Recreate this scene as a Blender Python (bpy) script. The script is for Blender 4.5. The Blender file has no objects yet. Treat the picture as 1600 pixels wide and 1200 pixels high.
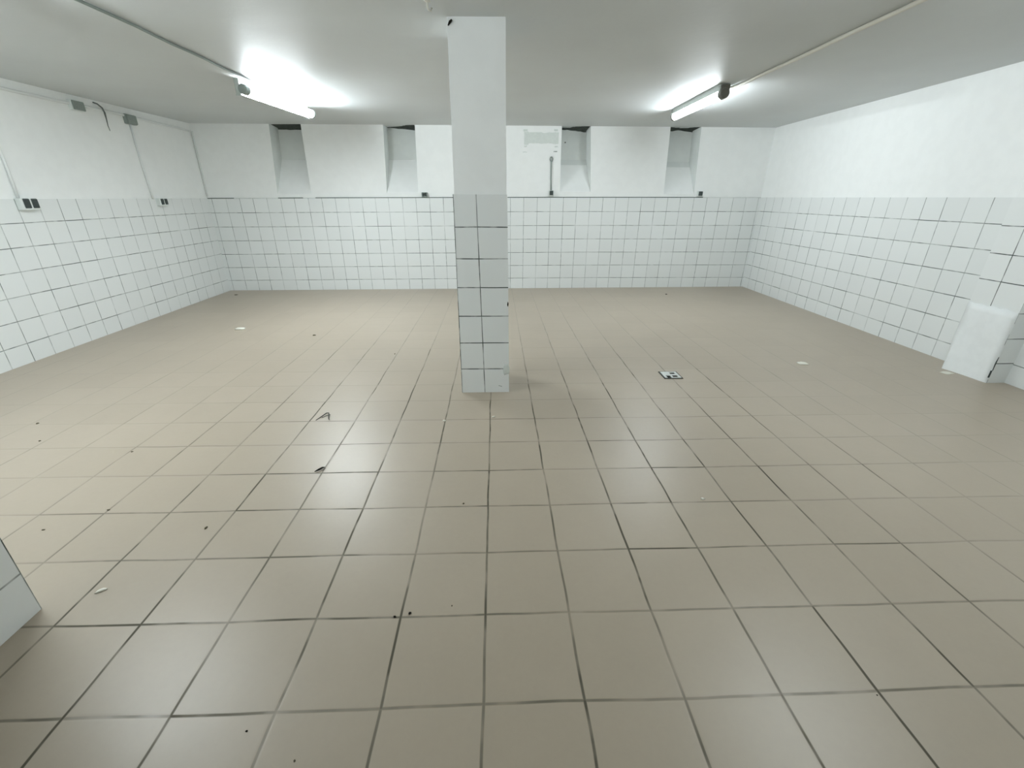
import bpy, bmesh, math, random
from mathutils import Vector, Matrix

S = 0.30                       # one floor tile = 30 cm; all layout numbers below are in floor tiles
C = bpy.context.scene.collection
random.seed(7)

# ------------------------------------------------------------------ materials
def mat(name):
    m = bpy.data.materials.new(name); m.use_nodes = True
    nt = m.node_tree
    return m, nt, nt.nodes['Principled BSDF']

class NB:
    """tiny helper that writes node maths"""
    def __init__(s, nt): s.nt = nt
    def n(s, t, **k):
        x = s.nt.nodes.new(t)
        for a, b in k.items(): setattr(x, a, b)
        return x
    def put(s, sock, v):
        if hasattr(v, 'is_output'): s.nt.links.new(v, sock)
        else: sock.default_value = v
    def m(s, op, a, b=0.0, c=0.0):
        x = s.n('ShaderNodeMath', operation=op)
        s.put(x.inputs[0], a); s.put(x.inputs[1], b); s.put(x.inputs[2], c)
        return x.outputs[0]
    def ramp(s, v, a, b, lo=0.0, hi=1.0, smooth=True):
        x = s.n('ShaderNodeMapRange', interpolation_type='SMOOTHSTEP' if smooth else 'LINEAR')
        s.put(x.inputs['Value'], v); s.put(x.inputs['From Min'], a); s.put(x.inputs['From Max'], b)
        s.put(x.inputs['To Min'], lo); s.put(x.inputs['To Max'], hi)
        return x.outputs[0]
    def mix(s, f, a, b):
        x = s.n('ShaderNodeMix', data_type='RGBA')
        s.put(x.inputs[0], f); s.put(x.inputs[6], a); s.put(x.inputs[7], b)
        return x.outputs[2]
    def noise(s, vec, scale, detail=3.0, rough=0.5):
        x = s.n('ShaderNodeTexNoise'); s.put(x.inputs['Vector'], vec)
        x.inputs['Scale'].default_value = scale; x.inputs['Detail'].default_value = detail
        x.inputs['Roughness'].default_value = rough
        return x.outputs['Fac']
    def white(s, a, b):
        c = s.n('ShaderNodeCombineXYZ'); s.put(c.inputs[0], a); s.put(c.inputs[1], b)
        x = s.n('ShaderNodeTexWhiteNoise', noise_dimensions='3D'); s.put(x.inputs['Vector'], c.outputs[0])
        return x.outputs['Value']

def rgb(r, g, b):
    f = lambda c: c/12.92 if c <= .04045 else ((c+.055)/1.055)**2.4
    return (f(r/255), f(g/255), f(b/255), 1)

def plain(name, col, rough=.6, spec=.5, bump=0, scale=60, metal=0, vary=.0):
    m, nt, p = mat(name); nb = NB(nt)
    p.inputs['Roughness'].default_value = rough
    p.inputs['Specular IOR Level'].default_value = spec
    p.inputs['Metallic'].default_value = metal
    tc = nb.n('ShaderNodeTexCoord').outputs['Object']
    n1 = nb.noise(tc, scale)
    dark = tuple(c*(1-vary) for c in col[:3])+(1,)
    nt.links.new(nb.mix(nb.ramp(n1, .35, .65), dark, col), p.inputs['Base Color'])
    if bump:
        b = nb.n('ShaderNodeBump'); b.inputs['Strength'].default_value = bump; b.inputs['Distance'].default_value = .004
        nb.put(b.inputs['Height'], n1); nt.links.new(b.outputs[0], p.inputs['Normal'])
    return m

def tile_material(name, tile_a, tile_b, joint, half, rough, use_uv, joint_soft, dirt_and_glare=False, js=(.48, .72)):
    """square tiles with dark joints; coordinates are in tiles"""
    m, nt, p = mat(name); nb = NB(nt)
    tcn = nb.n('ShaderNodeTexCoord')
    src = tcn.outputs['UV'] if use_uv else tcn.outputs['Object']
    vec = src
    if not use_uv:
        v = nb.n('ShaderNodeVectorMath', operation='SCALE'); nb.put(v.inputs[0], src); v.inputs['Scale'].default_value = 1/S
        vec = v.outputs[0]
    # slightly wandering joints
    wob = nb.n('ShaderNodeTexNoise'); nb.put(wob.inputs['Vector'], vec); wob.inputs['Scale'].default_value = .9; wob.inputs['Detail'].default_value = 1
    w1 = nb.n('ShaderNodeVectorMath', operation='SUBTRACT'); nb.put(w1.inputs[0], wob.outputs['Color']); w1.inputs[1].default_value = (.5, .5, .5)
    w2 = nb.n('ShaderNodeVectorMath', operation='SCALE'); nb.put(w2.inputs[0], w1.outputs[0]); w2.inputs['Scale'].default_value = .05 if dirt_and_glare else .02
    w3 = nb.n('ShaderNodeVectorMath', operation='ADD'); nb.put(w3.inputs[0], vec); nb.put(w3.inputs[1], w2.outputs[0])
    sp = nb.n('ShaderNodeSeparateXYZ'); nb.put(sp.inputs[0], w3.outputs[0])
    u, v = sp.outputs[0], sp.outputs[1]
    ru, rv = nb.m('ROUND', u), nb.m('ROUND', v)
    fu, fv = nb.m('FLOOR', u), nb.m('FLOOR', v)
    du, dv = nb.m('ABSOLUTE', nb.m('SUBTRACT', u, ru)), nb.m('ABSOLUTE', nb.m('SUBTRACT', v, rv))
    # every joint segment has its own dirt, smoothly broken along its length
    n_big = nb.noise(vec, .55, 2)
    n_seg = nb.noise(vec, 2.3, 2)
    seg_u = nb.white(ru, nb.m('ADD', fv, .37)); seg_v = nb.white(nb.m('ADD', fu, .71), rv)
    def strength(seg, base):
        a = nb.m('MULTIPLY_ADD', nb.m('POWER', seg, 3.0 if dirt_and_glare else 1.0), .45 if dirt_and_glare else .4, base)
        a = nb.m('MULTIPLY', a, nb.ramp(n_seg, .25, .6, .55, 1.1))
        return nb.m('MULTIPLY', a, nb.ramp(n_big, .3, .65, .6, 1.1))
    su, sv = strength(seg_u, .80 if dirt_and_glare else js[0]), strength(seg_v, .60 if dirt_and_glare else js[1])
    mu = nb.ramp(du, half*joint_soft[0], half*joint_soft[1], 1.0, 0.0)
    mv = nb.ramp(dv, half*joint_soft[0], half*joint_soft[1], 1.0, 0.0)
    mu_s, mv_s = nb.m('MULTIPLY', mu, su), nb.m('MULTIPLY', mv, sv)
    if dirt_and_glare:
        # glare painted in: joints fade toward the far wall and left; right also fainter
        geo = nb.n('ShaderNodeSeparateXYZ'); nb.put(geo.inputs[0], vec)
        far = nb.ramp(geo.outputs[1], -1.5, 8.0, 1.0, .28, smooth=False)
        side = nb.ramp(geo.outputs[0], -8.5, -4.0, .35, 1.0)
        sider = nb.ramp(geo.outputs[0], 3.5, 10.5, 1.0, .22)
        k = nb.m('MULTIPLY', nb.m('MULTIPLY', far, side), sider)
        mu_s = nb.m('MULTIPLY', mu_s, k)
        mv_s = nb.m('MULTIPLY', nb.m('MULTIPLY', mv_s, k), nb.ramp(geo.outputs[1], -3.5, 1.5, 1.0, .38))
    mask = nb.m('MINIMUM', nb.m('MAXIMUM', mu_s, mv_s), 1.0)
    tint = nb.white(fu, fv)
    base = nb.mix(tint, tile_a, tile_b)
    if dirt_and_glare:
        sm = nb.noise(vec, 1.6, 5, .6); sm2 = nb.noise(vec, 14, 4, .65)
        base = nb.mix(nb.ramp(sm, .3, .7, 0, .10), base, tuple(c*.75 for c in tile_a[:3])+(1,))
        base = nb.mix(nb.ramp(sm2, .3, .7, 0, .06), base, tuple(min(1, c*1.25) for c in tile_b[:3])+(1,))
    col = nb.mix(mask, base, joint)
    nt.links.new(col, p.inputs['Base Color'])
    if dirt_and_glare:
        r = rough
        nt.links.new(nb.m('MAXIMUM', r, nb.m('MULTIPLY', mask, .9)), p.inputs['Roughness'])
    else:
        nt.links.new(nb.ramp(mask, 0, 1, rough, .9), p.inputs['Roughness'])
    groove = nb.m('MINIMUM', nb.ramp(du, half*.5, half*2.2), nb.ramp(dv, half*.5, half*2.2))
    b = nb.n('ShaderNodeBump'); b.inputs['Strength'].default_value = .18 if dirt_and_glare else .4; b.inputs['Distance'].default_value = .0015
    tilt = nb.m('MULTIPLY_ADD', nb.noise(vec, 1.3, 2), 2.0 if dirt_and_glare else .35, groove)
    if dirt_and_glare: tilt = nb.m('MULTIPLY_ADD', nb.noise(vec, 7, 4), .8, tilt)
    nb.put(b.inputs['Height'], tilt); nt.links.new(b.outputs[0], p.inputs['Normal'])
    return m

def ceiling_material():
    m, nt, p = mat('ceiling_paint'); nb = NB(nt)
    tc = nb.n('ShaderNodeTexCoord').outputs['Object']
    n1 = nb.noise(tc, .8, 4); n2 = nb.noise(tc, 5, 5, .6)
    col = nb.mix(nb.ramp(n1, .3, .7), rgb(203, 206, 206), rgb(209, 213, 213))
    nt.links.new(col, p.inputs['Base Color'])
    p.inputs['Roughness'].default_value = .55; p.inputs['Specular IOR Level'].default_value = .35
    b = nb.n('ShaderNodeBump'); b.inputs['Strength'].default_value = .35; b.inputs['Distance'].default_value = .02
    nb.put(b.inputs['Height'], nb.m('ADD', nb.m('MULTIPLY', n1, .8), nb.m('MULTIPLY', n2, .35)))
    nt.links.new(b.outputs[0], p.inputs['Normal'])
    return m

def emit(name, col, strength):
    m = bpy.data.materials.new(name); m.use_nodes = True
    nt = m.node_tree; nt.nodes.clear()
    e = nt.nodes.new('ShaderNodeEmission'); o = nt.nodes.new('ShaderNodeOutputMaterial')
    e.inputs[0].default_value = col; e.inputs[1].default_value = strength
    nt.links.new(e.outputs[0], o.inputs[0]); return m

WHITE = plain('white_wall_paint', rgb(239, 241, 240), .6, .3, bump=.25, scale=9, vary=.02)
PLASTER = plain('white_plaster', rgb(235, 238, 238), .55, .3, bump=.4, scale=14, vary=.03)
PATCH = plain('greyed_plaster', rgb(214, 220, 216), .7, .2, bump=.3, scale=30, vary=.04)
CEIL = ceiling_material()
PTILE = tile_material('white_pillar_tile', rgb(228, 231, 230), rgb(231, 234, 233), rgb(66, 76, 71), .019, .22, True, (.5, 1.25), js=(.8, .85))
WTILE = tile_material('white_wall_tile', rgb(226, 229, 228), rgb(230, 233, 232), rgb(98, 108, 103), .020, .22, True, (.5, 1.25))
FTILE = tile_material('beige_floor_tile', rgb(166, 154, 137), rgb(170, 158, 141), rgb(80, 76, 62), .0165, .37, False, (.45, 1.25), dirt_and_glare=True)
SOFFIT = plain('dark_soffit', rgb(80, 86, 82), .9, .1, bump=.5, scale=25, vary=.3)
CABLE = plain('cream_cable', rgb(205, 203, 192), .5, .4)
CONDUIT = plain('painted_conduit', rgb(226, 229, 228), .6, .3)
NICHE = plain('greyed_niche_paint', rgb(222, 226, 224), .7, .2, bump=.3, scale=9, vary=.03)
GREYPL = plain('grey_plastic', rgb(138, 148, 143), .5, .4, vary=.05)
LIGHTPL = plain('light_plastic', rgb(214, 220, 217), .4, .5)
DARKPL = plain('dark_plastic', rgb(58, 68, 66), .5, .4, vary=.08)
CAPM = plain('lamp_end_plastic', rgb(112, 112, 106), .6, .3)
TRAY = plain('lamp_tray', rgb(176, 182, 178), .5, .4)
BLACKM = plain('black_dirt', rgb(38, 36, 30), .9, .1, vary=.3)
BROWNM = plain('brown_dirt', rgb(92, 86, 70), .9, .1, vary=.3)
CHIPM = plain('white_chip', rgb(226, 224, 212), .8, .2, vary=.05)
CREAMM = plain('cream_chip', rgb(214, 208, 178), .8, .2, vary=.05)
STEEL = plain('worn_steel', rgb(205, 208, 204), .45, .5, vary=.1, scale=40)
WIREM = plain('grey_wire', rgb(104, 110, 106), .6, .3)
DARKMETAL = plain('dark_metal', rgb(70, 72, 66), .6, .4, vary=.15)
CRACKM = plain('joint_filler', rgb(92, 104, 98), .9, .1)
TUBE1 = emit('lit_diffuser', (.915, 1.0, 1.045, 1), 162.0)
TUBE2 = emit('lit_diffuser_right', (.915, 1.0, 1.045, 1), 83.0)
TUBE3 = emit('lit_diffuser_near_right', (.915, 1.0, 1.03, 1), 68.0)  # weakest of the four diffusers
TUBE4 = emit('lit_diffuser_near_left', (.915, 1.0, 1.045, 1), 112.0)

# ------------------------------------------------------------------ mesh helpers (input in tile units)
def V(x, y, z): return Vector((x*S, y*S, z*S))

def link(name, bm, m, parent=None, smooth=False):
    me = bpy.data.meshes.new(name); bm.normal_update(); bm.to_mesh(me); bm.free()
    if smooth:
        for f in me.polygons: f.use_smooth = True
    for x in (m if isinstance(m, (list, tuple)) else [m]): me.materials.append(x)
    o = bpy.data.objects.new(name, me); C.objects.link(o)
    if parent is not None:
        o.parent = parent
        o.matrix_parent_inverse = parent.matrix_world.inverted() if parent.type != 'EMPTY' else Matrix.Translation(-Vector(parent.location))
    return o

def tag(o, label=None, cat=None, group=None, kind=None):
    if label: o['label'] = label
    if cat: o['category'] = cat
    if group: o['group'] = group
    if kind: o['kind'] = kind
    return o

def thing(name, label, cat, loc, group=None):
    o = bpy.data.objects.new(name, None); C.objects.link(o)
    o.location = V(*loc); o.empty_display_size = .05
    return tag(o, label, cat, group)

def face(bm, pts, mi=0):
    f = bm.faces.new([bm.verts.new(V(*p)) for p in pts]); f.material_index = mi; return f

def box(bm, x0, x1, y0, y1, z0, z1, rot=None, origin=None, bev=0, mi=0):
    """axis box, optionally turned by a matrix about origin; all in tiles"""
    r = bmesh.ops.create_cube(bm, size=1)
    for v in r['verts']:
        p = Vector(((x0+x1)/2+(x1-x0)*v.co.x, (y0+y1)/2+(y1-y0)*v.co.y, (z0+z1)/2+(z1-z0)*v.co.z))
        if rot is not None: p = Vector(origin)+rot@(p-Vector(origin))
        v.co = p*S
    if bev:
        es = list({e for v in r['verts'] for e in v.link_edges})
        bmesh.ops.bevel(bm, geom=es, offset=bev*S, segments=2, affect='EDGES', profile=.5)

def tube(bm, pts, r, n=10, caps=True):
    """round tube along a list of points (tiles)"""
    pts = [Vector(p)*S for p in pts]; rs = r if isinstance(r, (list, tuple)) else [r]*len(pts)
    rings = []
    for i, p in enumerate(pts):
        a = pts[max(0, i-1)]; b = pts[min(len(pts)-1, i+1)]
        t = (b-a).normalized()
        up = Vector((0, 0, 1)) if abs(t.z) < .9 else Vector((1, 0, 0))
        x = t.cross(up).normalized(); y = x.cross(t).normalized()
        rings.append([bm.verts.new(p+(x*math.cos(2*math.pi*k/n)+y*math.sin(2*math.pi*k/n))*rs[i]*S) for k in range(n)])
    for a, b in zip(rings, rings[1:]):
        for k in range(n): bm.faces.new((a[k], a[(k+1) % n], b[(k+1) % n], b[k]))
    if caps:
        bm.faces.new(rings[0][::-1]); bm.faces.new(rings[-1])
    bmesh.ops.recalc_face_normals(bm, faces=bm.faces)

def lerp(a, b, t): return a+(b-a)*t
def interp(x, xs, ys):
    """piecewise linear, extrapolating at both ends"""
    i = 0
    while i < len(xs)-2 and x > xs[i+1]: i += 1
    return ys[i]+(ys[i+1]-ys[i])*(x-xs[i])/(xs[i+1]-xs[i])

def clad(name, P, N, us, vs, uof, vof, thick, parent, m=None, ends=(True, True)):
    """a tiled slab: front face P(a,b) pushed out along N by thick, with UV in tiles, closed at top and ends"""
    bm = bmesh.new(); uvl = bm.loops.layers.uv.new('UVMap')
    nrm = Vector(N)
    front = [[bm.verts.new((Vector(P(a, b))+nrm*thick)*S) for b in vs] for a in us]
    back = [[bm.verts.new((Vector(P(a, b))-nrm*.02)*S) for b in vs] for a in us]
    uv = {}
    for i, a in enumerate(us):
        for j, b in enumerate(vs):
            uv[front[i][j]] = uv[back[i][j]] = (uof(a, b), vof(a, b))
    def add(q):
        f = bm.faces.new(q)
        for l in f.loops: l[uvl].uv = uv[l.vert]
    I, J = len(us), len(vs)
    for i in range(I-1):
        for j in range(J-1): add((front[i][j], front[i+1][j], front[i+1][j+1], front[i][j+1]))
        add((front[i][J-1], front[i+1][J-1], back[i+1][J-1], back[i][J-1]))
    for j in range(J-1):
        add((back[0][j], front[0][j], front[0][j+1], back[0][j+1]))
        add((front[-1][j], back[-1][j], back[-1][j+1], front[-1][j+1]))
    bmesh.ops.recalc_face_normals(bm, faces=bm.faces)
    o = link(name, bm, m or WTILE, parent)
    return o

# ------------------------------------------------------------------ the room's own lines
def xl(y): return -13.70-.016*(y-2)
def xr(y): return 14.02+.009*(y-2.58)
BL, BR = Vector((-13.92, 13.94, 0)), Vector((14.13, 14.73, 0))
BLEN = (BR-BL).length; BU = (BR-BL)/BLEN; BN = Vector((BU.y, -BU.x, 0))     # BN points into the room
def bw(s, z, d=0):            # point on the back wall; d > 0 goes into the wall
    p = BL+BU*s-BN*d; return (p.x, p.y, z)
def zc(x, y):
    L = 7.60+.004*y; R = 7.955-.0085*y
    t = (x+13.8)/27.9
    return lerp(L, R, t)-.085*math.exp(-(x*x+(y-.475)**2)/32)
Y0 = -13.0

# ---- floor
bm = bmesh.new()
box(bm, -14.6, 14.8, Y0-.6, 16.2, -.5, 0)
o = tag(link('floor', bm, FTILE), 'large beige ceramic floor tiles with dark worn joints', 'floor', kind='structure')

# ---- ceiling (slightly uneven slab)
bm = bmesh.new()
NX, NY = 40, 40
xs = [lerp(-14.6, 14.8, i/NX) for i in range(NX+1)]; ys = [lerp(Y0-.6, 15.0, i/NY) for i in range(NY+1)]
lo = [[bm.verts.new(V(x, y, zc(x, y))) for y in ys] for x in xs]
hi = [[bm.verts.new(V(x, y, 8.6)) for y in ys] for x in xs]
for i in range(NX):
    for j in range(NY):
        bm.faces.new((lo[i][j], lo[i][j+1], lo[i+1][j+1], lo[i+1][j]))
        bm.faces.new((hi[i][j], hi[i+1][j], hi[i+1][j+1], hi[i][j+1]))
for i in range(NX):
    bm.faces.new((lo[i][0], lo[i+1][0], hi[i+1][0], hi[i][0])); bm.faces.new((lo[i+1][-1], lo[i][-1], hi[i][-1], hi[i+1][-1]))
for j in range(NY):
    bm.faces.new((lo[0][j+1], lo[0][j], hi[0][j], hi[0][j+1])); bm.faces.new((lo[-1][j], lo[-1][j+1], hi[-1][j+1], hi[-1][j]))
tag(link('ceiling', bm, CEIL, smooth=True), 'white painted uneven plaster ceiling', 'ceiling', kind='structure')

# ---- side walls: thick slabs following the measured lines
def side_wall(name, xf, sgn, label):
    bm = bmesh.new()
    ysl = [Y0-.3+i*(15.3-Y0)/14 for i in range(15)]
    a = [[bm.verts.new(V(xf(y), y, z)) for z in (-.05, 4.0, 8.2)] for y in ysl]
    b = [[bm.verts.new(V(xf(y)+sgn*.5, y, z)) for z in (-.05, 4.0, 8.2)] for y in ysl]
    for i in range(len(ysl)-1):
        for j in range(2):
            bm.faces.new((a[i][j], a[i+1][j], a[i+1][j+1], a[i][j+1])); bm.faces.new((b[i][j], b[i][j+1], b[i+1][j+1], b[i+1][j]))
        bm.faces.new((a[i][2], a[i+1][2], b[i+1][2], b[i][2])); bm.faces.new((a[i][0], b[i][0], b[i+1][0], a[i+1][0]))
    for i in (0, -1):
        for j in range(2): bm.faces.new((a[i][j], a[i][j+1], b[i][j+1], b[i][j]))
    bmesh.ops.recalc_face_normals(bm, faces=bm.faces)
    return tag(link(name, bm, WHITE), label, 'wall', kind='structure')
wl = side_wall('wall_left', xl, -1, 'left wall, white paint above square white tiles')
wr = side_wall('wall_right', xr, 1, 'right wall, white paint above square white tiles')

JL = [3.77+.6835*(i-1) for i in range(24)]         # joints along the left wall
ysL = [Y0+.2+i*.7 for i in range(39) if Y0+.2+i*.7 < 13.8]+[13.93]
topL = lambda y: 4.478
clad('tile_wainscot', lambda y, t: (xl(y), y, t), (1, 0, 0), ysL, [0, .56, 1.22, 1.87, 2.53, 3.18, 3.83, 4.478],
     lambda y, t: (y-4.447)/.68, lambda y, t: interp(t, [0, .56, 3.83, 4.478], [.145, 1, 6, 6.95]), .03, wl)
ysR = [Y0+.2+i*.7 for i in range(39) if Y0+.2+i*.7 < 14.6]+[14.72]
clad('tile_wainscot', lambda y, t: (xr(y), y, t), (-1, 0, 0), ysR, [0, .53, 3.965, 4.642],
     lambda y, t: (y-2.945)/.7, lambda y, t: interp(t, [0, .53, 3.965, 4.642], [.23, 1, 6, 6.96]), .03, wr)

# ---- back wall with four splayed niches (old basement windows)
# each: s at top left, top right, bottom left, bottom right, sill foot z, ledge z at the back
NI = [(3.60, 5.04, 3.40, 5.02, 4.68, 6.27, 7.54), (8.83, 10.31, 8.70, 10.25, 4.76, 6.30, 7.67),
      (17.34, 18.75, 17.37, 18.96, 4.86, 6.38, 7.70), (22.71, 24.26, 22.79, 24.40, 4.78, 6.33, 7.72)]
ND = .92
def zcb(s):
    p = bw(s, 0); return zc(p[0], p[1])+.03
bm = bmesh.new()
# piers between the niches
edges = [(0, 0, None)]
prev = ((0, 0), None)
def pier(sl_top, sl_bot, zl, sr_top, sr_bot, zr):
    pts = [bw(sl_bot, 4.3), bw(sr_bot, 4.3)]
    if zr: pts.append(bw(sr_bot, zr))
    pts.append(bw(sr_top, zcb(sr_top)))
    pts.append(bw(sl_top, zcb(sl_top)))
    if zl: pts.append(bw(sl_bot, zl))
    face(bm, pts)
lt, lb, lz = -.3, -.3, None
for (tl, tr, bl_, br_, zf, zl_, zs) in NI:
    pier(lt, lb, lz, tl, bl_, zf)
    face(bm, [bw(bl_, 4.3), bw(br_, 4.3), bw(br_, zf), bw(bl_, zf)])
    lt, lb, lz = tr, br_, zf
pier(lt, lb, lz, BLEN+.3, BLEN+.3, None)
face(bm, [bw(-.3, -.05), bw(BLEN+.3, -.05), bw(BLEN+.3, 4.3), bw(-.3, 4.3)])
# body behind the face
face(bm, [bw(-.3, -.05, 1.5), bw(-.3, 8.2, 1.5), bw(BLEN+.3, 8.2, 1.5), bw(BLEN+.3, -.05, 1.5)])
face(bm, [bw(-.3, -.05), bw(-.3, zcb(-.3)), bw(-.3, 8.2, 1.5), bw(-.3, -.05, 1.5)])
face(bm, [bw(BLEN+.3, -.05), bw(BLEN+.3, -.05, 1.5), bw(BLEN+.3, 8.2, 1.5), bw(BLEN+.3, zcb(BLEN))])
bmesh.ops.remove_doubles(bm, verts=bm.verts, dist=.0004)
wb = tag(link('wall_back', bm, WHITE), 'back wall, white paint above white tiles, four recessed niches', 'wall', kind='structure')

for k, (tl, tr, bl_, br_, zf, zl_, zs) in enumerate(NI):
    bm = bmesh.new()
    hw = .02
    def ed(side, z):       # s of the niche's edge at height z
        t = max(0, min(1, (z-zf)/(7.7-zf)))
        return lerp(bl_, tl, t) if side < 0 else lerp(br_, tr, t)
    zt = zcb((tl+tr)/2)+.25
    iL = lambda z: ed(-1, z)+.03; iR = lambda z: ed(1, z)-.03
    # back panel
    face(bm, [bw(iL(zl_), zl_, ND), bw(iR(zl_), zl_, ND), bw(iR(zt), zt, ND), bw(iL(zt), zt, ND)])
    # sloping sill, a little hollow
    n = 6
    zz = [lerp(zf, zl_, (i/n)) for i in range(n+1)]
    dd = [ND*(i/n)**.92 for i in range(n+1)]
    for i in range(n):
        face(bm, [bw(ed(-1, zz[i])+.03*dd[i]/ND, zz[i], dd[i]), bw(ed(1, zz[i])-.03*dd[i]/ND, zz[i], dd[i]),
                  bw(ed(1, zz[i+1])-.03*dd[i+1]/ND, zz[i+1], dd[i+1]), bw(ed(-1, zz[i+1])+.03*dd[i+1]/ND, zz[i+1], dd[i+1])])
    # reveals
    for sd in (-1, 1):
        pts = [bw(ed(sd, zf), zf, 0)]
        for i in range(1, n+1): pts.append(bw(ed(sd, zz[i])-sd*.03*dd[i]/ND, zz[i], dd[i]))
        pts.append(bw((iL if sd < 0 else iR)(zt), zt, ND)); pts.append(bw(ed(sd, zt), zt, 0))
        face(bm, pts if sd > 0 else pts[::-1])
    bmesh.ops.remove_doubles(bm, verts=bm.verts, dist=.0003); bm.normal_update()
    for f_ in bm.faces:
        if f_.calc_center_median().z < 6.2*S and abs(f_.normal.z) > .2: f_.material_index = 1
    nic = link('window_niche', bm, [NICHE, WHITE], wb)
    # dark underside, with a ragged lower edge on the back panel
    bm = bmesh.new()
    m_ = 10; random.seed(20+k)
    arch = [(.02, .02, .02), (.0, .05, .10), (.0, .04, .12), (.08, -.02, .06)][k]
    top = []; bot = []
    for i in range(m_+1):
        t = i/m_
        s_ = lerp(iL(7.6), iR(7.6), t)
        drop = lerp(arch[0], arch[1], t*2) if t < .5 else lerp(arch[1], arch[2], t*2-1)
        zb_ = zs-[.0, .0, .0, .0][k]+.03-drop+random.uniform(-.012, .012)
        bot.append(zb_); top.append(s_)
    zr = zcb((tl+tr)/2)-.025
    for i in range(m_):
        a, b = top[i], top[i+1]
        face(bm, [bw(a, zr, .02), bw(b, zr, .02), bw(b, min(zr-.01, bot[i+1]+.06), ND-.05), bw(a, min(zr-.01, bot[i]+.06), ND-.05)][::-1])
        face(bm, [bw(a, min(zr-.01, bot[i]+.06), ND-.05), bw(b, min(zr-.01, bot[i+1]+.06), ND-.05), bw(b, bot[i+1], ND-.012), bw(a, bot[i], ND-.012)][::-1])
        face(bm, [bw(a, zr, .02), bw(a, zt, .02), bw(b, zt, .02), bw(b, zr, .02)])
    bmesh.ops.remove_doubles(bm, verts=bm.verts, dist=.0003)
    tag(link('niche_soffit', bm, SOFFIT, nic), 'dark niche ceiling')

JS = [.235, .908, 1.552, 2.183, 2.847, 3.513, 4.166, 4.837, 8.745, 15.536, 16.232, 16.897, 17.581, 18.267, 18.956, 19.63, 20.29, 20.969, 21.651, 22.369, 23.039, 23.71, 24.437, 25.131, 25.828, 26.545, 27.228, 27.915]
JI = list(range(8))+[13]+list(range(23, 42))
ss = [.0]+JS+[BLEN-.02]
def vback(s, f):
    return f
bot0 = lambda s: interp(s, [0, 18.5, BLEN], [.52, .553, .51])
top0 = lambda s: interp(s, [0, 5.4, 18.2, BLEN], [4.47, 4.52, 4.60, 4.635])
rows = [0, .14, 1, 2, 3, 4, 5, 6]
def Pb(s, r):
    if r <= .14: z = 0
    else: z = lerp(bot0(s), top0(s), (r-1)/6) if r > .14 else 0
    return bw(s, z)
def Pb2(s, r):
    z = lerp(0, bot0(s), r) if r <= 1 else lerp(bot0(s), top0(s), (r-1)/6)
    return bw(s, z)
clad('tile_wainscot', Pb2, tuple(BN), ss, [0, 1, 2, 3, 4, 5, 6, 7],
     lambda s, r: interp(s, JS, JI), lambda s, r: (.2+.8*r if r <= 1 else r), .03, wb)

# open dark joint between the top tiles and the plaster of the back wall
bm = bmesh.new()
for s0, s1 in ((.03, 1.3), (3.4, 4.6), (5.2, 9.2), (9.2, 16.9), (16.9, 20.6), (20.6, 24.9)):
    for e0, e1 in ((s0, s1),):
        za, zb = top0(e0)-.012, top0(e1)-.012
        P8 = [bw(e0, za, -.034), bw(e1, zb, -.034), bw(e1, zb+.036, -.034), bw(e0, za+.036, -.034)]
        Q8 = [bw(e0, za, .0), bw(e1, zb, .0), bw(e1, zb+.036, .0), bw(e0, za+.036, .0)]
        face(bm, P8); face(bm, [P8[3], P8[2], Q8[2], Q8[3]]); face(bm, [P8[1], P8[0], Q8[0], Q8[1]])
tag(link('joint_strip', bm, CRACKM, wb), 'dark open joint above the top row of tiles')

# ---- rear wall behind the camera, and the tiled wall end at the near left
bm = bmesh.new(); box(bm, -14.4, 14.6, Y0-.5, Y0, -.05, 8.2)
wre = tag(link('wall_rear', bm, WHITE), 'white wall behind the viewer', 'wall', kind='structure')
bm = bmesh.new(); box(bm, -14.2, -5.38, -8.6, -5.77, -.05, 8.2)  # thickened toward the viewer, out of frame, to deepen the floor shadow
wf = tag(link('wall_front', bm, WHITE), 'near left wall end clad in white tiles', 'wall', kind='structure')
clad('tile_wainscot', lambda y, t: (-5.38, y, t), (1, 0, 0), [-8.6, -7.6, -6.4, -5.74], [0, .57, 1.24, 4.6],
     lambda y, t: (y+5.74)/.67, lambda y, t: interp(t, [0, .57, 4.6], [.15, 1, 7]), .03, wf, PTILE)
clad('tile_wainscot', lambda x, t: (x, -5.77, t), (0, 1, 0), [-13.6+i*.687 for i in range(13)], [0, .57, 1.24, 4.6],
     lambda x, t: (x+5.38)/.67, lambda x, t: interp(t, [0, .57, 4.6], [.15, 1, 7]), .03, wf)

# ------------------------------------------------------------------ pillar
pil = thing('pillar', 'square white pillar in the middle of the room, tiled to head height below plaster', 'pillar', (-.14, 1.1, 0))
PY, PD = .505, 1.22
bm = bmesh.new()
for (zz0, zz1) in ((0, 7.9),):
    x0b, x1b, x0t, x1t = -.700, .435, -.712, .390
    p = [(x0b, PY), (x1b, PY), (x1b, PY+PD), (x0b, PY+PD)]; q = [(x0t, PY), (x1t, PY), (x1t, PY+PD), (x0t, PY+PD)]
    nseg = 12
    rings = []
    random.seed(3)
    for i in range(nseg+1):
        t = i/nseg; z = lerp(zz0, zz1, t)
        rings.append([bm.verts.new(V(lerp(a[0], b[0], t)+(random.uniform(-.006, .006) if z > 4.7 else 0), a[1], z)) for a, b in zip(p, q)])
    for a, b in zip(rings, rings[1:]):
        for k in range(4): bm.faces.new((a[k], a[(k+1) % 4], b[(k+1) % 4], b[k]))
    bmesh.ops.bevel(bm, geom=[e for e in bm.edges if abs((e.verts[0].co-e.verts[1].co).normalized().z) > .9], offset=.012*S*2, segments=2, affect='EDGES')
link('plaster_shaft', bm, WHITE, pil, smooth=False)
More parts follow.
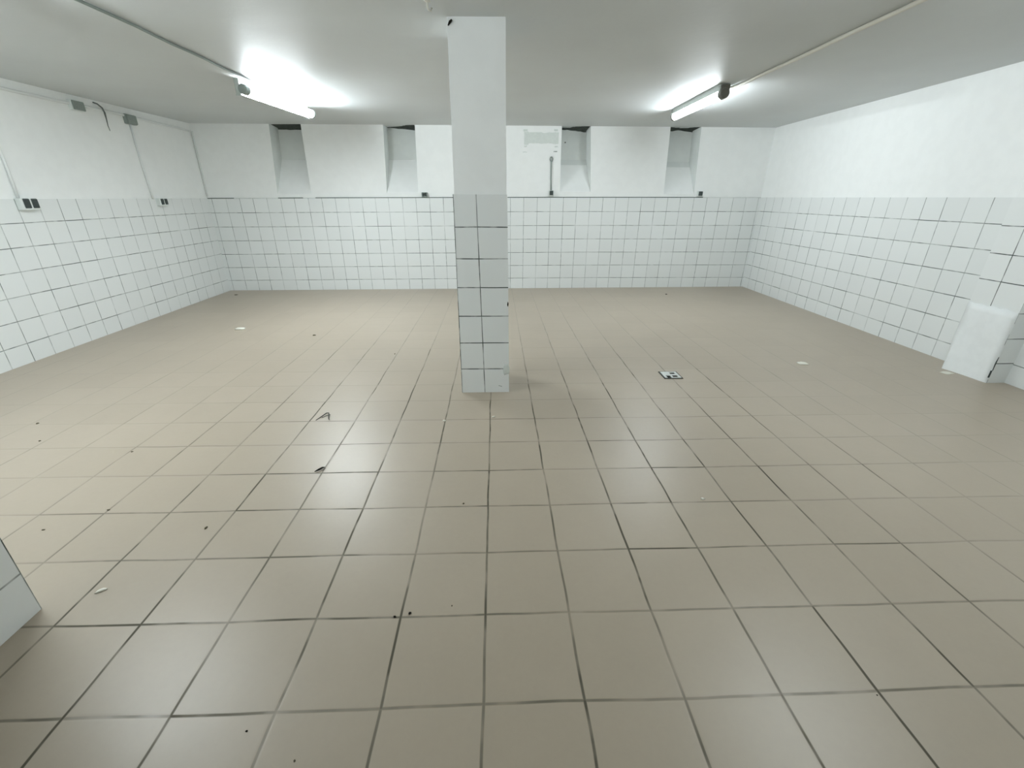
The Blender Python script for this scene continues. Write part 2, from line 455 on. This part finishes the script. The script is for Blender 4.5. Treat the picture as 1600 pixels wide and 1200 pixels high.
ZJ = [0, .639, 1.32, 1.985, 2.658, 3.305, 3.979, 4.640]
VJ = [.03, 1, 2, 3, 4, 5, 6, 6.97]
XL = lambda z: -.733-.002*z; XM = lambda z: -.148-.0215*z; XR = lambda z: .470-.0098*z
bm = bmesh.new(); uvl = bm.loops.layers.uv.new('UVMap')
def quadgrid(cols):
    """cols: list of (function z -> point, u) ; rows ZJ"""
    for (f0, u0), (f1, u1) in zip(cols, cols[1:]):
        for j in range(7):
            vs = [bm.verts.new(V(*f0(ZJ[j]))), bm.verts.new(V(*f1(ZJ[j]))), bm.verts.new(V(*f1(ZJ[j+1]))), bm.verts.new(V(*f0(ZJ[j+1])))]
            f = bm.faces.new(vs)
            for l, uv in zip(f.loops, ((u0, VJ[j]), (u1, VJ[j]), (u1, VJ[j+1]), (u0, VJ[j+1]))): l[uvl].uv = uv
yf, yb = PY-.03, PY+PD+.03
quadgrid([(lambda z: (XL(z), yf, z), -.014), (lambda z: (XM(z), yf, z), 1.0), (lambda z: (XR(z), yf, z), 1.94)])
quadgrid([(lambda z: (XR(z), yf, z), 2.06), (lambda z: (XR(z), yf+.66, z), 3.0), (lambda z: (XR(z), yb, z), 3.9)])
quadgrid([(lambda z: (XR(z), yb, z), 4.05), (lambda z: (XM(z), yb, z), 5.0), (lambda z: (XL(z), yb, z), 5.9)])
quadgrid([(lambda z: (XL(z), yb, z), 6.05), (lambda z: (XL(z), yf+.66, z), 7.0), (lambda z: (XL(z), yf, z), 7.99)])
f = bm.faces.new([bm.verts.new(V(*p)) for p in ((XL(4.64), yf, 4.64), (XR(4.64), yf, 4.64), (XR(4.64), yb, 4.64), (XL(4.64), yb, 4.64))])
for l in f.loops: l[uvl].uv = (.5, .5)
bmesh.ops.remove_doubles(bm, verts=bm.verts, dist=.0002)
cl = link('tile_cladding', bm, PTILE, pil)
# repaired and broken spots
def blob(bm, c, rx, ry, rz, seed, sub=2, rough=.25):
    r = bmesh.ops.create_icosphere(bm, subdivisions=sub, radius=1)
    rnd = random.Random(seed)
    for v in r['verts']:
        k = 1+rnd.uniform(-rough, rough)
        v.co = Vector((c[0]+v.co.x*rx*k, c[1]+v.co.y*ry*k, c[2]+v.co.z*rz*k))*S
bm = bmesh.new(); blob(bm, (.395, yf-.001, .62), .075, .012, .15, 4, 2, .3)
tag(link('plaster_repair', bm, PATCH, pil, True), 'grey plaster repair on the lower right tile corner')
bm = bmesh.new(); blob(bm, (.437, yf+.004, 2.27), .016, .02, .065, 9, 2, .2)
tag(link('broken_edge', bm, BLACKM, pil, True), 'dark broken chip on the right tile edge')
bm = bmesh.new(); tube(bm, [(-.69, PY-.004, 7.545), (-.65, PY-.012, 7.60), (-.615, PY-.004, 7.63)], [.012, .024, .018], 8)
tag(link('plaster_hole', bm, BLACKM, pil, True), 'small dark hole at the top left corner')
bm = bmesh.new(); face(bm, [(.2, yf-.002, .175), (.24, yf-.002, .165), (.24, yf-.002, .185), (.205, yf-.002, .19)]); face(bm, [(.245, yf-.002, .165), (.28, yf-.002, .15), (.285, yf-.002, .17), (.25, yf-.002, .18)])
tag(link('tile_scratch', bm, GREYPL, pil), 'grey scratch on the lowest right tile')

# ------------------------------------------------------------------ pilaster on the right wall
pls = thing('pilaster', 'shallow tiled pilaster projecting from the right wall, white patched plaster at its foot', 'pilaster', (13.77, 1.38, 0))
PX = 13.47; PY0, PY1 = .745, 2.02
bm = bmesh.new()
zt = zc(13.8, 1.4)+.01
box(bm, PX+.03, 14.05, PY0+.03, PY1-.03, 0, zt, bev=.03)
link('plaster_shaft', bm, WHITE, pls)
ZP = [0, .56, 1.24, 1.91, 2.59, 3.27, 3.96, 4.64]; VP = [.17, 1, 2, 3, 4, 5, 6, 6.96]
bm = bmesh.new(); uvl = bm.loops.layers.uv.new('UVMap')
ZJ, VJ = ZP, VP
quadgrid([(lambda z: (PX, PY1, z), .04), (lambda z: (PX, 1.46, z), 1.0), (lambda z: (PX, PY0, z), 1.96)])
quadgrid([(lambda z: (PX, PY0, z), 2.0), (lambda z: (14.06, PY0, z), 2.88)])
quadgrid([(lambda z: (14.06, PY1, z), 3.1), (lambda z: (PX, PY1, z), 3.96)])
f = bm.faces.new([bm.verts.new(V(*p)) for p in ((PX, PY0, 4.64), (14.06, PY0, 4.64), (14.06, PY1, 4.64), (PX, PY1, 4.64))])
for l in f.loops: l[uvl].uv = (.5, .5)
bmesh.ops.remove_doubles(bm, verts=bm.verts, dist=.0002)
link('tile_cladding', bm, PTILE, pls)
# rough white plaster over the foot, bulging at the far bottom corner
bm = bmesh.new()
na, nb_ = 8, 10; random.seed(12)
fr = []; bk = []
for i in range(na+1):
    row = []; rb = []
    for j in range(nb_+1):
        t, w = i/na, j/nb_
        y = lerp(PY1+.0, PY0+.0, t); z = lerp(0.0, 1.95, w)
        bulge = .045+.17*max(0, 1-t*1.25)**1.6*(max(0, 1-w*1.25))**1.2+.012*math.sin(7*w+3*t)
        e = min(i, na-i, nb_-j)
        if e == 0: bulge *= .55
        y += random.uniform(-.012, .012) if i in (0, na) else 0
        if i == 0: y -= .16*max(0, 1-w*2.2)
        z += random.uniform(-.02, .02) if j == nb_ else 0
        row.append(bm.verts.new(V(PX-bulge, y, z))); rb.append(bm.verts.new(V(PX+.01, y, z)))
    fr.append(row); bk.append(rb)
for i in range(na):
    for j in range(nb_): bm.faces.new((fr[i][j], fr[i+1][j], fr[i+1][j+1], fr[i][j+1]))
    bm.faces.new((fr[i][nb_], fr[i+1][nb_], bk[i+1][nb_], bk[i][nb_]))
for j in range(nb_):
    bm.faces.new((bk[0][j], fr[0][j], fr[0][j+1], bk[0][j+1])); bm.faces.new((fr[na][j], bk[na][j], bk[na][j+1], fr[na][j+1]))
bmesh.ops.recalc_face_normals(bm, faces=bm.faces)
tag(link('plaster_patch', bm, PLASTER, pls, True), 'smooth white plaster patch over the lower tiles')
bm = bmesh.new(); box(bm, PX-.035, PX-.005, PY0-.012, PY0+.012, .16, .36)
box(bm, PX-.01, PX+.012, PY0-.008, PY0+.006, .36, .9)
tag(link('open_joint', bm, DARKPL, pls), 'dark gap along the plaster edge')

# ------------------------------------------------------------------ fluorescent lamps
def lamp(label, a, b, zceil, tubem, body_left=False, r=.125):
    """a, b: near and far end of the diffuser axis"""
    a, b = Vector(a), Vector(b); d = (b-a).normalized(); sx = Vector((d.y, -d.x, 0)).normalized(); up = Vector((0, 0, 1))
    t = thing('fluorescent_light', label, 'lamp', tuple(lerp(a, b, .5)[:2])+(zceil-.03,), 'fluorescent tube lights on the ceiling')
    def obox(bm, s0, s1, w0, w1, h0, h1, bev=0):
        r_ = bmesh.ops.create_cube(bm, size=1)
        for v in r_['verts']:
            p = a+d*lerp(s0, s1, v.co.x+.5)+sx*lerp(w0, w1, v.co.y+.5)
            v.co = Vector((p.x, p.y, lerp(h0, h1, v.co.z+.5)))*S
        if bev: bmesh.ops.bevel(bm, geom=list({e for v in r_['verts'] for e in v.link_edges}), offset=bev*S, segments=2, affect='EDGES')
    L = (b-a).length; zax = (a.z+b.z)/2
    bm = bmesh.new()
    if body_left:                       # the tube sits on the right flank of its body
        obox(bm, -.06, L+.05, -.25, -.15, zax-.13, zceil+.03, .02)
        for q in (.3, L-.3): obox(bm, q-.05, q+.05, -.2, -.02, zax-.02, zax+.05)
    else: obox(bm, -.1, L+.08, -.13, .13, zax+.075, zceil+.03, .02)
    link('lamp_tray', bm, TRAY, t)
    bm = bmesh.new(); tube(bm, [tuple(a+d*.02), tuple(b-d*.0)], r, 24)
    link('diffuser', bm, tubem, t, True)
    for s0, s1 in ((-.17, .03), (L-.01, L+.1)):
        bm = bmesh.new()
        k_ = .9 if body_left else 1.0
        tube(bm, [tuple(a+d*s0), tuple(a+d*(s0+.02)), tuple(a+d*s1)], [r*k_, r*1.18*k_, r*1.22*k_], 20)
        if not body_left: obox(bm, s0+.02, s1, -.11, .11, zax, zax+.2, .02)
        tag(link('end_cap', bm, GREYPL if body_left else CAPM, t), 'dull grey end cap')
    return t
zL = zc(-6.8, 7.3); zR = zc(7.3, 8)
lamp('fluorescent light on the left half of the ceiling near the back wall', (-7.0, 5.45, 7.40), (-6.62, 9.30, 7.40), zL, TUBE1, True)
lamp('fluorescent light on the right half of the ceiling near the back wall', (7.27, 6.08, 7.57), (7.34, 10.15, 7.57), zR, TUBE2)
lamp('fluorescent light above the near left of the room', (-8.25, -4.75, 7.38), (-8.05, -.85, 7.38), zc(-8.1, -3), TUBE4)
lamp('fluorescent light above the near right of the room', (7.4, -5.5, 7.55), (7.4, -1.6, 7.55), zc(7.4, -3.5), TUBE3)

# ------------------------------------------------------------------ cables and boxes
def run(name, label, cat, pts, r, m, group=None, n=8):
    bm = bmesh.new(); tube(bm, pts, r, n); return tag(link(name, bm, m, None, True), label, cat, group)
def cz(x, y, off=.03): return (x, y, zc(x, y)-off)
pl_ = [cz(-8.0, -.72, .05), cz(-7.3,-.6,.04), cz(-6.9,-.3,.035)]+[cz(-6.86-.0*i+.02*math.sin(i*1.7), .6+i*.55, .035) for i in range(10)]+[cz(-6.9, 6.3, .05)]
run('ceiling_cable', 'thin dark cable along the left half of the ceiling to the left light', 'cable', pl_, .028, GREYPL)
pr_ = [cz(7.5, -1.4, .05), cz(7.68,-1.1,.05)]+[cz(7.72+.012*math.sin(i*1.3), -.8+i*.65, .045) for i in range(11)]+[cz(7.70, 6.0, .05), cz(7.46, 6.25, .08), cz(7.36, 6.1, .10)]
run('ceiling_cable', 'pale cable conduit along the right half of the ceiling to the right light', 'cable', pr_, .045, CABLE)

def lw(y, z, d=.0): return (xl(y)+d, y, z)
ptsL = [lw(-5.0+i*1.0, 7.36+.012*math.sin(i), .045) for i in range(19)]+[lw(13.7, 7.32, .045)]
run('wall_conduit', 'thin painted conduit running along the top of the left wall', 'conduit', ptsL, .045, CONDUIT)
def box_on_left(name, label, y0, y1, z0, z1, m, d=.16, lid=None):
    t = thing(name, label, 'junction box', lw((y0+y1)/2, z0, 0), 'junction boxes on the left wall')
    bm = bmesh.new(); box(bm, xl(y0)-.01, xl(y0)+d*.75, y0, y1, z0, z1, bev=.02); link('box_body', bm, m, t)
    bm = bmesh.new(); box(bm, xl(y0)+d*.72, xl(y0)+d, y0+.015, y1-.015, z0+.015, z1-.015, bev=.02); link('lid', bm, lid or m, t)
    return t
box_on_left('junction_box', 'pale junction box high on the left wall, left of the loose wire', 7.50, 7.98, 7.17, 7.47, LIGHTPL, .17, GREYPL)
box_on_left('junction_box', 'grey junction box high on the left wall above the conduit to the second socket', 9.83, 10.33, 7.09, 7.42, GREYPL, .17)
run('loose_wire', 'loose dark wire hanging from the top of the left wall', 'wire',
    [lw(8.55, 7.56, .03), lw(8.62, 7.52, .12), lw(8.74, 7.42, .15), lw(8.82, 7.28, .13), lw(8.85, 7.1, .10), lw(8.87, 6.9, .07), lw(8.92, 6.74, .05)], [.022, .024, .028, .03, .02, .014, .01], WIREM)
def vcond(label, pts, w=.036):
    return run('vertical_conduit', label, 'conduit', pts, w, CONDUIT, 'conduits down to the sockets')
vcond('painted conduit running down the left wall to the nearer double socket', [lw(4.62, 7.36, .04), lw(4.60, 6.5, .04), lw(4.60, 5.5, .04), lw(4.57, 4.5, .04)])
vcond('painted conduit running down the left wall from the grey junction box', [lw(10.06, 7.1, .04), lw(10.05, 6, .04), lw(10.08, 5.2, .04), lw(10.12, 4.46, .04)])

run('vertical_conduit', 'painted conduit running down the back wall beside the left corner', 'conduit', [bw(.10, 7.34, -.04), bw(.09, 6.4, -.04), bw(.08, 5.4, -.04), bw(.07, 4.56, -.04)], .034, CONDUIT, 'conduits down to the sockets')
def socket_left(label, y0, y1, z0, z1):
    t = thing('double_socket', label, 'socket', lw((y0+y1)/2, z0, .03), 'sockets around the walls')
    bm = bmesh.new(); box(bm, xl(y0)+.0, xl(y0)+.19, y0, y1, z0, z1, bev=.03); tag(link('socket_frame', bm, LIGHTPL, t), 'white plastic frame')
    w = y1-y0; m0 = y0+.12*w; c = y0+.54*w
    for a, b in ((m0, c-.028), (c+.028, y1-.04*w)):
        bm = bmesh.new(); box(bm, xl(y0)+.16, xl(y0)+.215, a, b, z0+.055, z1-.01, bev=.025); tag(link('socket_lid', bm, DARKPL, t), 'dark hinged lid')
    return t
socket_left('white double socket with dark lids on the left wall, the one nearer the viewer', 4.45, 4.97, 4.17, 4.50)
socket_left('white double socket with dark lids on the left wall, nearer the back corner', 10.26, 10.72, 4.19, 4.48)

def socket_back(label, s0, s1, z0, z1, n, lean=0.0):
    p0 = bw((s0+s1)/2, z0)
    t = thing('wall_socket', label, 'socket', p0, 'sockets around the walls')
    ang = Matrix.Rotation(math.atan2(BU.y, BU.x), 3, 'Z')
    o = Vector(bw(s0, z0)); 
    def bb(bm, a, b, d0, d1, z0, z1, bev):
        box(bm, o.x+a, o.x+b, o.y-d1, o.y-d0, z0, z1, rot=ang, origin=tuple(o), bev=bev)
    W = s1-s0
    bm = bmesh.new(); bb(bm, -.03, W+.03, -.01, .13, z0-.05, z1+.02, .02); tag(link('socket_frame', bm, GREYPL if n == 2 else LIGHTPL, t), 'plastic frame')
    for i in range(n):
        a, b = W*i/n+.01, W*(i+1)/n-.01
        bm = bmesh.new(); bb(bm, a, b, .11, .2, z0, z1, .02); tag(link('socket_lid', bm, DARKPL, t), 'dark hinged lid')
    return t
socket_back('small dark double socket on the back wall, left of the pillar', 10.44, 10.67, 4.62, 4.78, 2)
socket_back('small dark socket on the back wall under the vertical cable, right of the pillar', 16.83, 17.02, 4.70, 4.90, 1)
socket_back('small dark socket on the back wall near the right corner', 24.58, 24.79, 4.71, 4.91, 1)
# cable with a loop at its top, above the middle socket
t = thing('wall_cable', 'thin vertical cable with a small loop at its top on the back wall', 'cable', bw(16.88, 4.9))
bm = bmesh.new(); tube(bm, [bw(16.92, 4.9, -.03), bw(16.89, 5.5, -.03), bw(16.88, 6.1, -.03), bw(16.88, 6.24, -.04)], [.03, .03, .03, .035], 8)
link('cable', bm, CONDUIT, t, True).data.materials[0] = GREYPL
bm = bmesh.new()
tube(bm, [bw(16.88+.065*math.sin(a), 6.33-.10*math.cos(a), -.05) for a in [i*2*math.pi/14 for i in range(15)]], .024, 8, caps=False)
link('cable_loop', bm, GREYPL, t, True)
# rectangle of patched plaster with four fixing remnants beside the third niche
t = thing('plaster_patch', 'faint grey patched rectangle with four fixing marks high on the back wall', 'wall patch', bw(16.3, 6.9))
def plate(bm, s0, s1, z0, z1, d=.012, jag=0, seed=1):
    rnd = random.Random(seed); n = 10
    ts = [bm.verts.new(V(*bw(lerp(s0, s1, i/n), z1+rnd.uniform(-jag, jag), -d))) for i in range(n+1)]
    bs = [bm.verts.new(V(*bw(lerp(s0, s1, i/n), z0+rnd.uniform(-jag, jag), -d))) for i in range(n+1)]
    t2 = [bm.verts.new(V(*bw(lerp(s0, s1, i/n), z1, .01))) for i in range(n+1)]
    b2 = [bm.verts.new(V(*bw(lerp(s0, s1, i/n), z0, .01))) for i in range(n+1)]
    for i in range(n):
        bm.faces.new((bs[i], bs[i+1], ts[i+1], ts[i])); bm.faces.new((ts[i], ts[i+1], t2[i+1], t2[i])); bm.faces.new((b2[i], b2[i+1], bs[i+1], bs[i]))
    bm.faces.new((b2[0], bs[0], ts[0], t2[0])); bm.faces.new((bs[n], b2[n], t2[n], ts[n]))
    bmesh.ops.recalc_face_normals(bm, faces=bm.faces)
bm = bmesh.new(); plate(bm, 15.72, 16.98, 7.02, 7.47, .01, .025, 5); plate(bm, 15.52, 15.73, 6.95, 7.5, .009, .03, 6); plate(bm, 16.97, 17.2, 7.0, 7.5, .008, .03, 7)
link('patched_area', bm, PATCH, t)
for (s_, z_, w_, h_) in ((15.58, 7.56, .20, .09), (17.06, 7.58, .18, .08), (15.59, 6.88, .13, .05), (15.56, 6.63, .2, .03), (17.1, 6.88, .15, .04), (17.07, 6.67, .18, .035)):
    bm = bmesh.new(); plate(bm, s_-w_/2, s_+w_/2, z_-h_/2, z_+h_/2, .018, .012, int(s_*100)); link('fixing_mark', bm, GREYPL if h_ == .035 else PATCH, t)
# nail in the third niche's panel
bm = bmesh.new(); blob(bm, bw(17.69, 7.16, ND-.02), .03, .02, .03, 3)
tag(link('nail_stub', bm, DARKMETAL, None, True), 'small dark nail stub in the third niche, right of the vertical cable', 'nail')
# ceiling hook
hx, hy = -.97, -.20
bm = bmesh.new(); zz = zc(hx, hy)
tube(bm, [(hx, hy, zz+.02), (hx, hy, zz-.09), (hx+.02, hy, zz-.13), (hx+.06, hy, zz-.14), (hx+.075, hy, zz-.1)], .017, 8)
blob(bm, (hx, hy, zz-.005), .06, .06, .02, 2, 2, .1)
tag(link('ceiling_hook', bm, CABLE, None, True), 'small pale hook on the ceiling just in front of the pillar', 'hook')

# ------------------------------------------------------------------ floor drain
t = thing('floor_drain', 'small square white floor drain cover with dark holes, right of the pillar', 'drain', (5.03, 1.5, 0))
bm = bmesh.new()
x0, x1, y0, y1 = 4.78, 5.30, 1.24, 1.76
for a in ((x0, x1, y0, y0+.035), (x0, x1, y1-.035, y1), (x0, x0+.035, y0, y1), (x1-.035, x1, y0, y1)): box(bm, *a, -.02, .018)
tag(link('drain_frame', bm, DARKMETAL, t), 'dark sunken frame')
# grate plate with four slots cut as gaps
bm = bmesh.new()
X = [x0+.035, 4.88, 5.00, 5.05, 5.20, x1-.035]; Yv = [y0+.035, 1.32, 1.45, 1.55, 1.67, y1-.035]
holes = {(1, 1), (1, 0), (3, 3), (3, 1)}
for i in range(5):
    for j in range(5):
        if (i, j) not in holes: box(bm, X[i], X[i+1], Yv[j], Yv[j+1], -.02, .024)
bmesh.ops.remove_doubles(bm, verts=bm.verts, dist=.0002)
tag(link('drain_grate', bm, STEEL, t), 'worn white metal plate')
bm = bmesh.new(); box(bm, x0+.03, x1-.03, y0+.03, y1-.03, -.02, .004)
tag(link('drain_hole', bm, BLACKM, t), 'dark opening under the plate')

# ------------------------------------------------------------------ bits lying on the floor
t_ = bmesh.new()
tube(t_, [(-3.87, -.97, .012), (-3.80, -.80, .02), (-3.74, -.67, .035), (-3.69, -.66, .035), (-3.65, -.78, .03), (-3.61, -.90, .02), (-3.58, -.96, .012)], [.006, .011, .012, .011, .012, .010, .006], 8)
tube(t_, [(-3.78, -.86, .012), (-3.70, -.76, .02), (-3.64, -.72, .02)], [.005, .007, .008], 8)
tag(link('bent_wire', t_, DARKMETAL, None, True), 'bent piece of dark wire lying on the floor tiles left of the pillar', 'wire')
t_ = bmesh.new()
tube(t_, [(-3.15, -2.965, .012), (-3.09, -2.93, .028), (-3.04, -2.87, .03), (-3.005, -2.83, .014)], [.006, .018, .018, .006], 8)
tag(link('dark_splinter', t_, BLACKM, None, True), 'dark splinter lying on a floor joint in front of the bent wire', 'splinter')

def bit(name, label, cat, x, y, rx, ry, rz, m, seed, rot=0):
    bm = bmesh.new()
    r = bmesh.ops.create_icosphere(bm, subdivisions=2, radius=1); rnd = random.Random(seed)
    ca, sa = math.cos(rot), math.sin(rot)
    for v in r['verts']:
        k = 1+rnd.uniform(-.28, .28); a, b = v.co.x*rx*k, v.co.y*ry*k
        v.co = Vector((x+a*ca-b*sa, y+a*sa+b*ca, max(-.001, rz*.55+v.co.z*rz*k)))*S
    return tag(link(name, bm, m, None, True), label, cat)
W = 'white plaster chip '
bit('plaster_chip', 'long white plaster chip on the far left floor, the brightest chip there', 'chip', -9.46, 6.49, .19, .15, .03, CHIPM, 1)
bit('plaster_chip', 'pale flat plaster smear on the floor near the right wall', 'chip', 9.40, 2.36, .17, .14, .014, CHIPM, 2)
bit('plaster_chip', 'tiny white chip on the floor just left of the pillar foot', 'chip', -1.02, -1.06, .035, .028, .015, CHIPM, 3)
bit('plaster_chip', 'tiny white chip on the floor just in front of the pillar foot', 'chip', .075, -.895, .035, .028, .015, CHIPM, 4)
bit('plaster_chip', 'tiny white chip on the middle right floor tiles', 'chip', 3.55, -3.93, .032, .024, .016, CHIPM, 5)
bit('plaster_chip', 'cream sliver on the floor beside the near left wall end', 'chip', -4.85, -5.50, .06, .028, .014, CHIPM, 6, .6)
bit('plaster_chip', 'flat pale plaster flake at the foot of the right pilaster', 'chip', 13.08, 1.48, .17, .13, .012, CHIPM, 7)
D = [(-1.075, -5.99, .026, .022, .02, BLACKM, 'black crumb lying on a joint, the left one of a near central pair'),
     (-.905, -5.95, .024, .028, .02, BLACKM, 'black crumb beside a joint, the right one of a near central pair'),
     (-9.87, -.94, .05, .04, .02, BROWNM, 'dark crumb on the far left floor, the larger of two by the left edge'),
     (-9.12, -1.70, .035, .028, .015, BROWNM, 'small dark crumb on the left floor, nearer of two by the left edge'),
     (-4.225, -4.38, .03, .055, .02, BROWNM, 'elongated dark crumb on the left floor behind the near wall end'),
     (8.97, 12.58, .09, .09, .03, BLACKM, 'dark crumb on the floor close to the right end of the back wall'),
     (-6.38, 5.61, .09, .07, .03, BROWNM, 'dark crumb on the far floor between the long white chip and the pillar'),
     (-12.94, 12.73, .13, .10, .03, BROWNM, 'dark crumb on the floor in the far left corner'),
     (-6.95, -2.17, .035, .028, .014, BROWNM, 'faint crumb on a joint of the left floor tiles'),
     (-6.01, -3.92, .04, .026, .014, BROWNM, 'faint crumb on the left floor beyond the near wall end'),
     (-6.61, -4.35, .035, .022, .012, BROWNM, 'faint crumb on the pale floor closest to the near wall end'),
     (-.40, -3.93, .025, .03, .014, BROWNM, 'small brown crumb near a joint on the central floor'),
     (-.413, -5.86, .015, .015, .012, BROWNM, 'tiny speck right of the near central pair of black crumbs'),
     (-2.20, -7.16, .018, .015, .012, BLACKM, 'dark speck on the near left floor at the bottom of the view'),
     (-1.655, -7.41, .016, .016, .012, BROWNM, 'brown speck on the near floor at the very bottom of the view'),
     (3.95, -7.04, .012, .010, .01, BLACKM, 'tiny black speck beside a joint crossing at the near right'),
     (-3.07, 3.51, .03, .06, .02, BROWNM, 'small crumb on a joint of the far floor left of the pillar')]
for i, (x, y, rx, ry, rz, m, lab) in enumerate(D):
    bit('dirt_crumb', lab, 'crumb', x, y, rx*.62, ry*.62, rz*.5, m, 30+i)

# ------------------------------------------------------------------ world, camera, colour
w = bpy.data.worlds.new('World'); bpy.context.scene.world = w; w.use_nodes = True
w.node_tree.nodes['Background'].inputs[0].default_value = (.02, .02, .02, 1)

cam = bpy.data.cameras.new('camera'); co = bpy.data.objects.new('camera', cam); C.objects.link(co)
rt = Vector((.99937, -.03514, .00434)); up = Vector((.00984, .39357, .91924)); fw = Vector((.03401, .91862, -.39367))
Mx = Matrix((rt, up, -fw)).transposed()
co.matrix_world = Matrix.Translation(V(.16576, -9.70133, 4.58354)) @ Mx.to_4x4()
cam.sensor_fit = 'HORIZONTAL'; cam.sensor_width = 36; cam.lens = 36*680.684/1600
cam.clip_start = .02; cam.clip_end = 100
sc = bpy.context.scene; sc.camera = co
sc.view_settings.view_transform = 'Standard'; sc.view_settings.look = 'None'
sc.view_settings.exposure = 0.0; sc.view_settings.gamma = 1.0
sc.view_settings.use_curve_mapping = False
sc.cycles.max_bounces = 12; sc.cycles.diffuse_bounces = 8
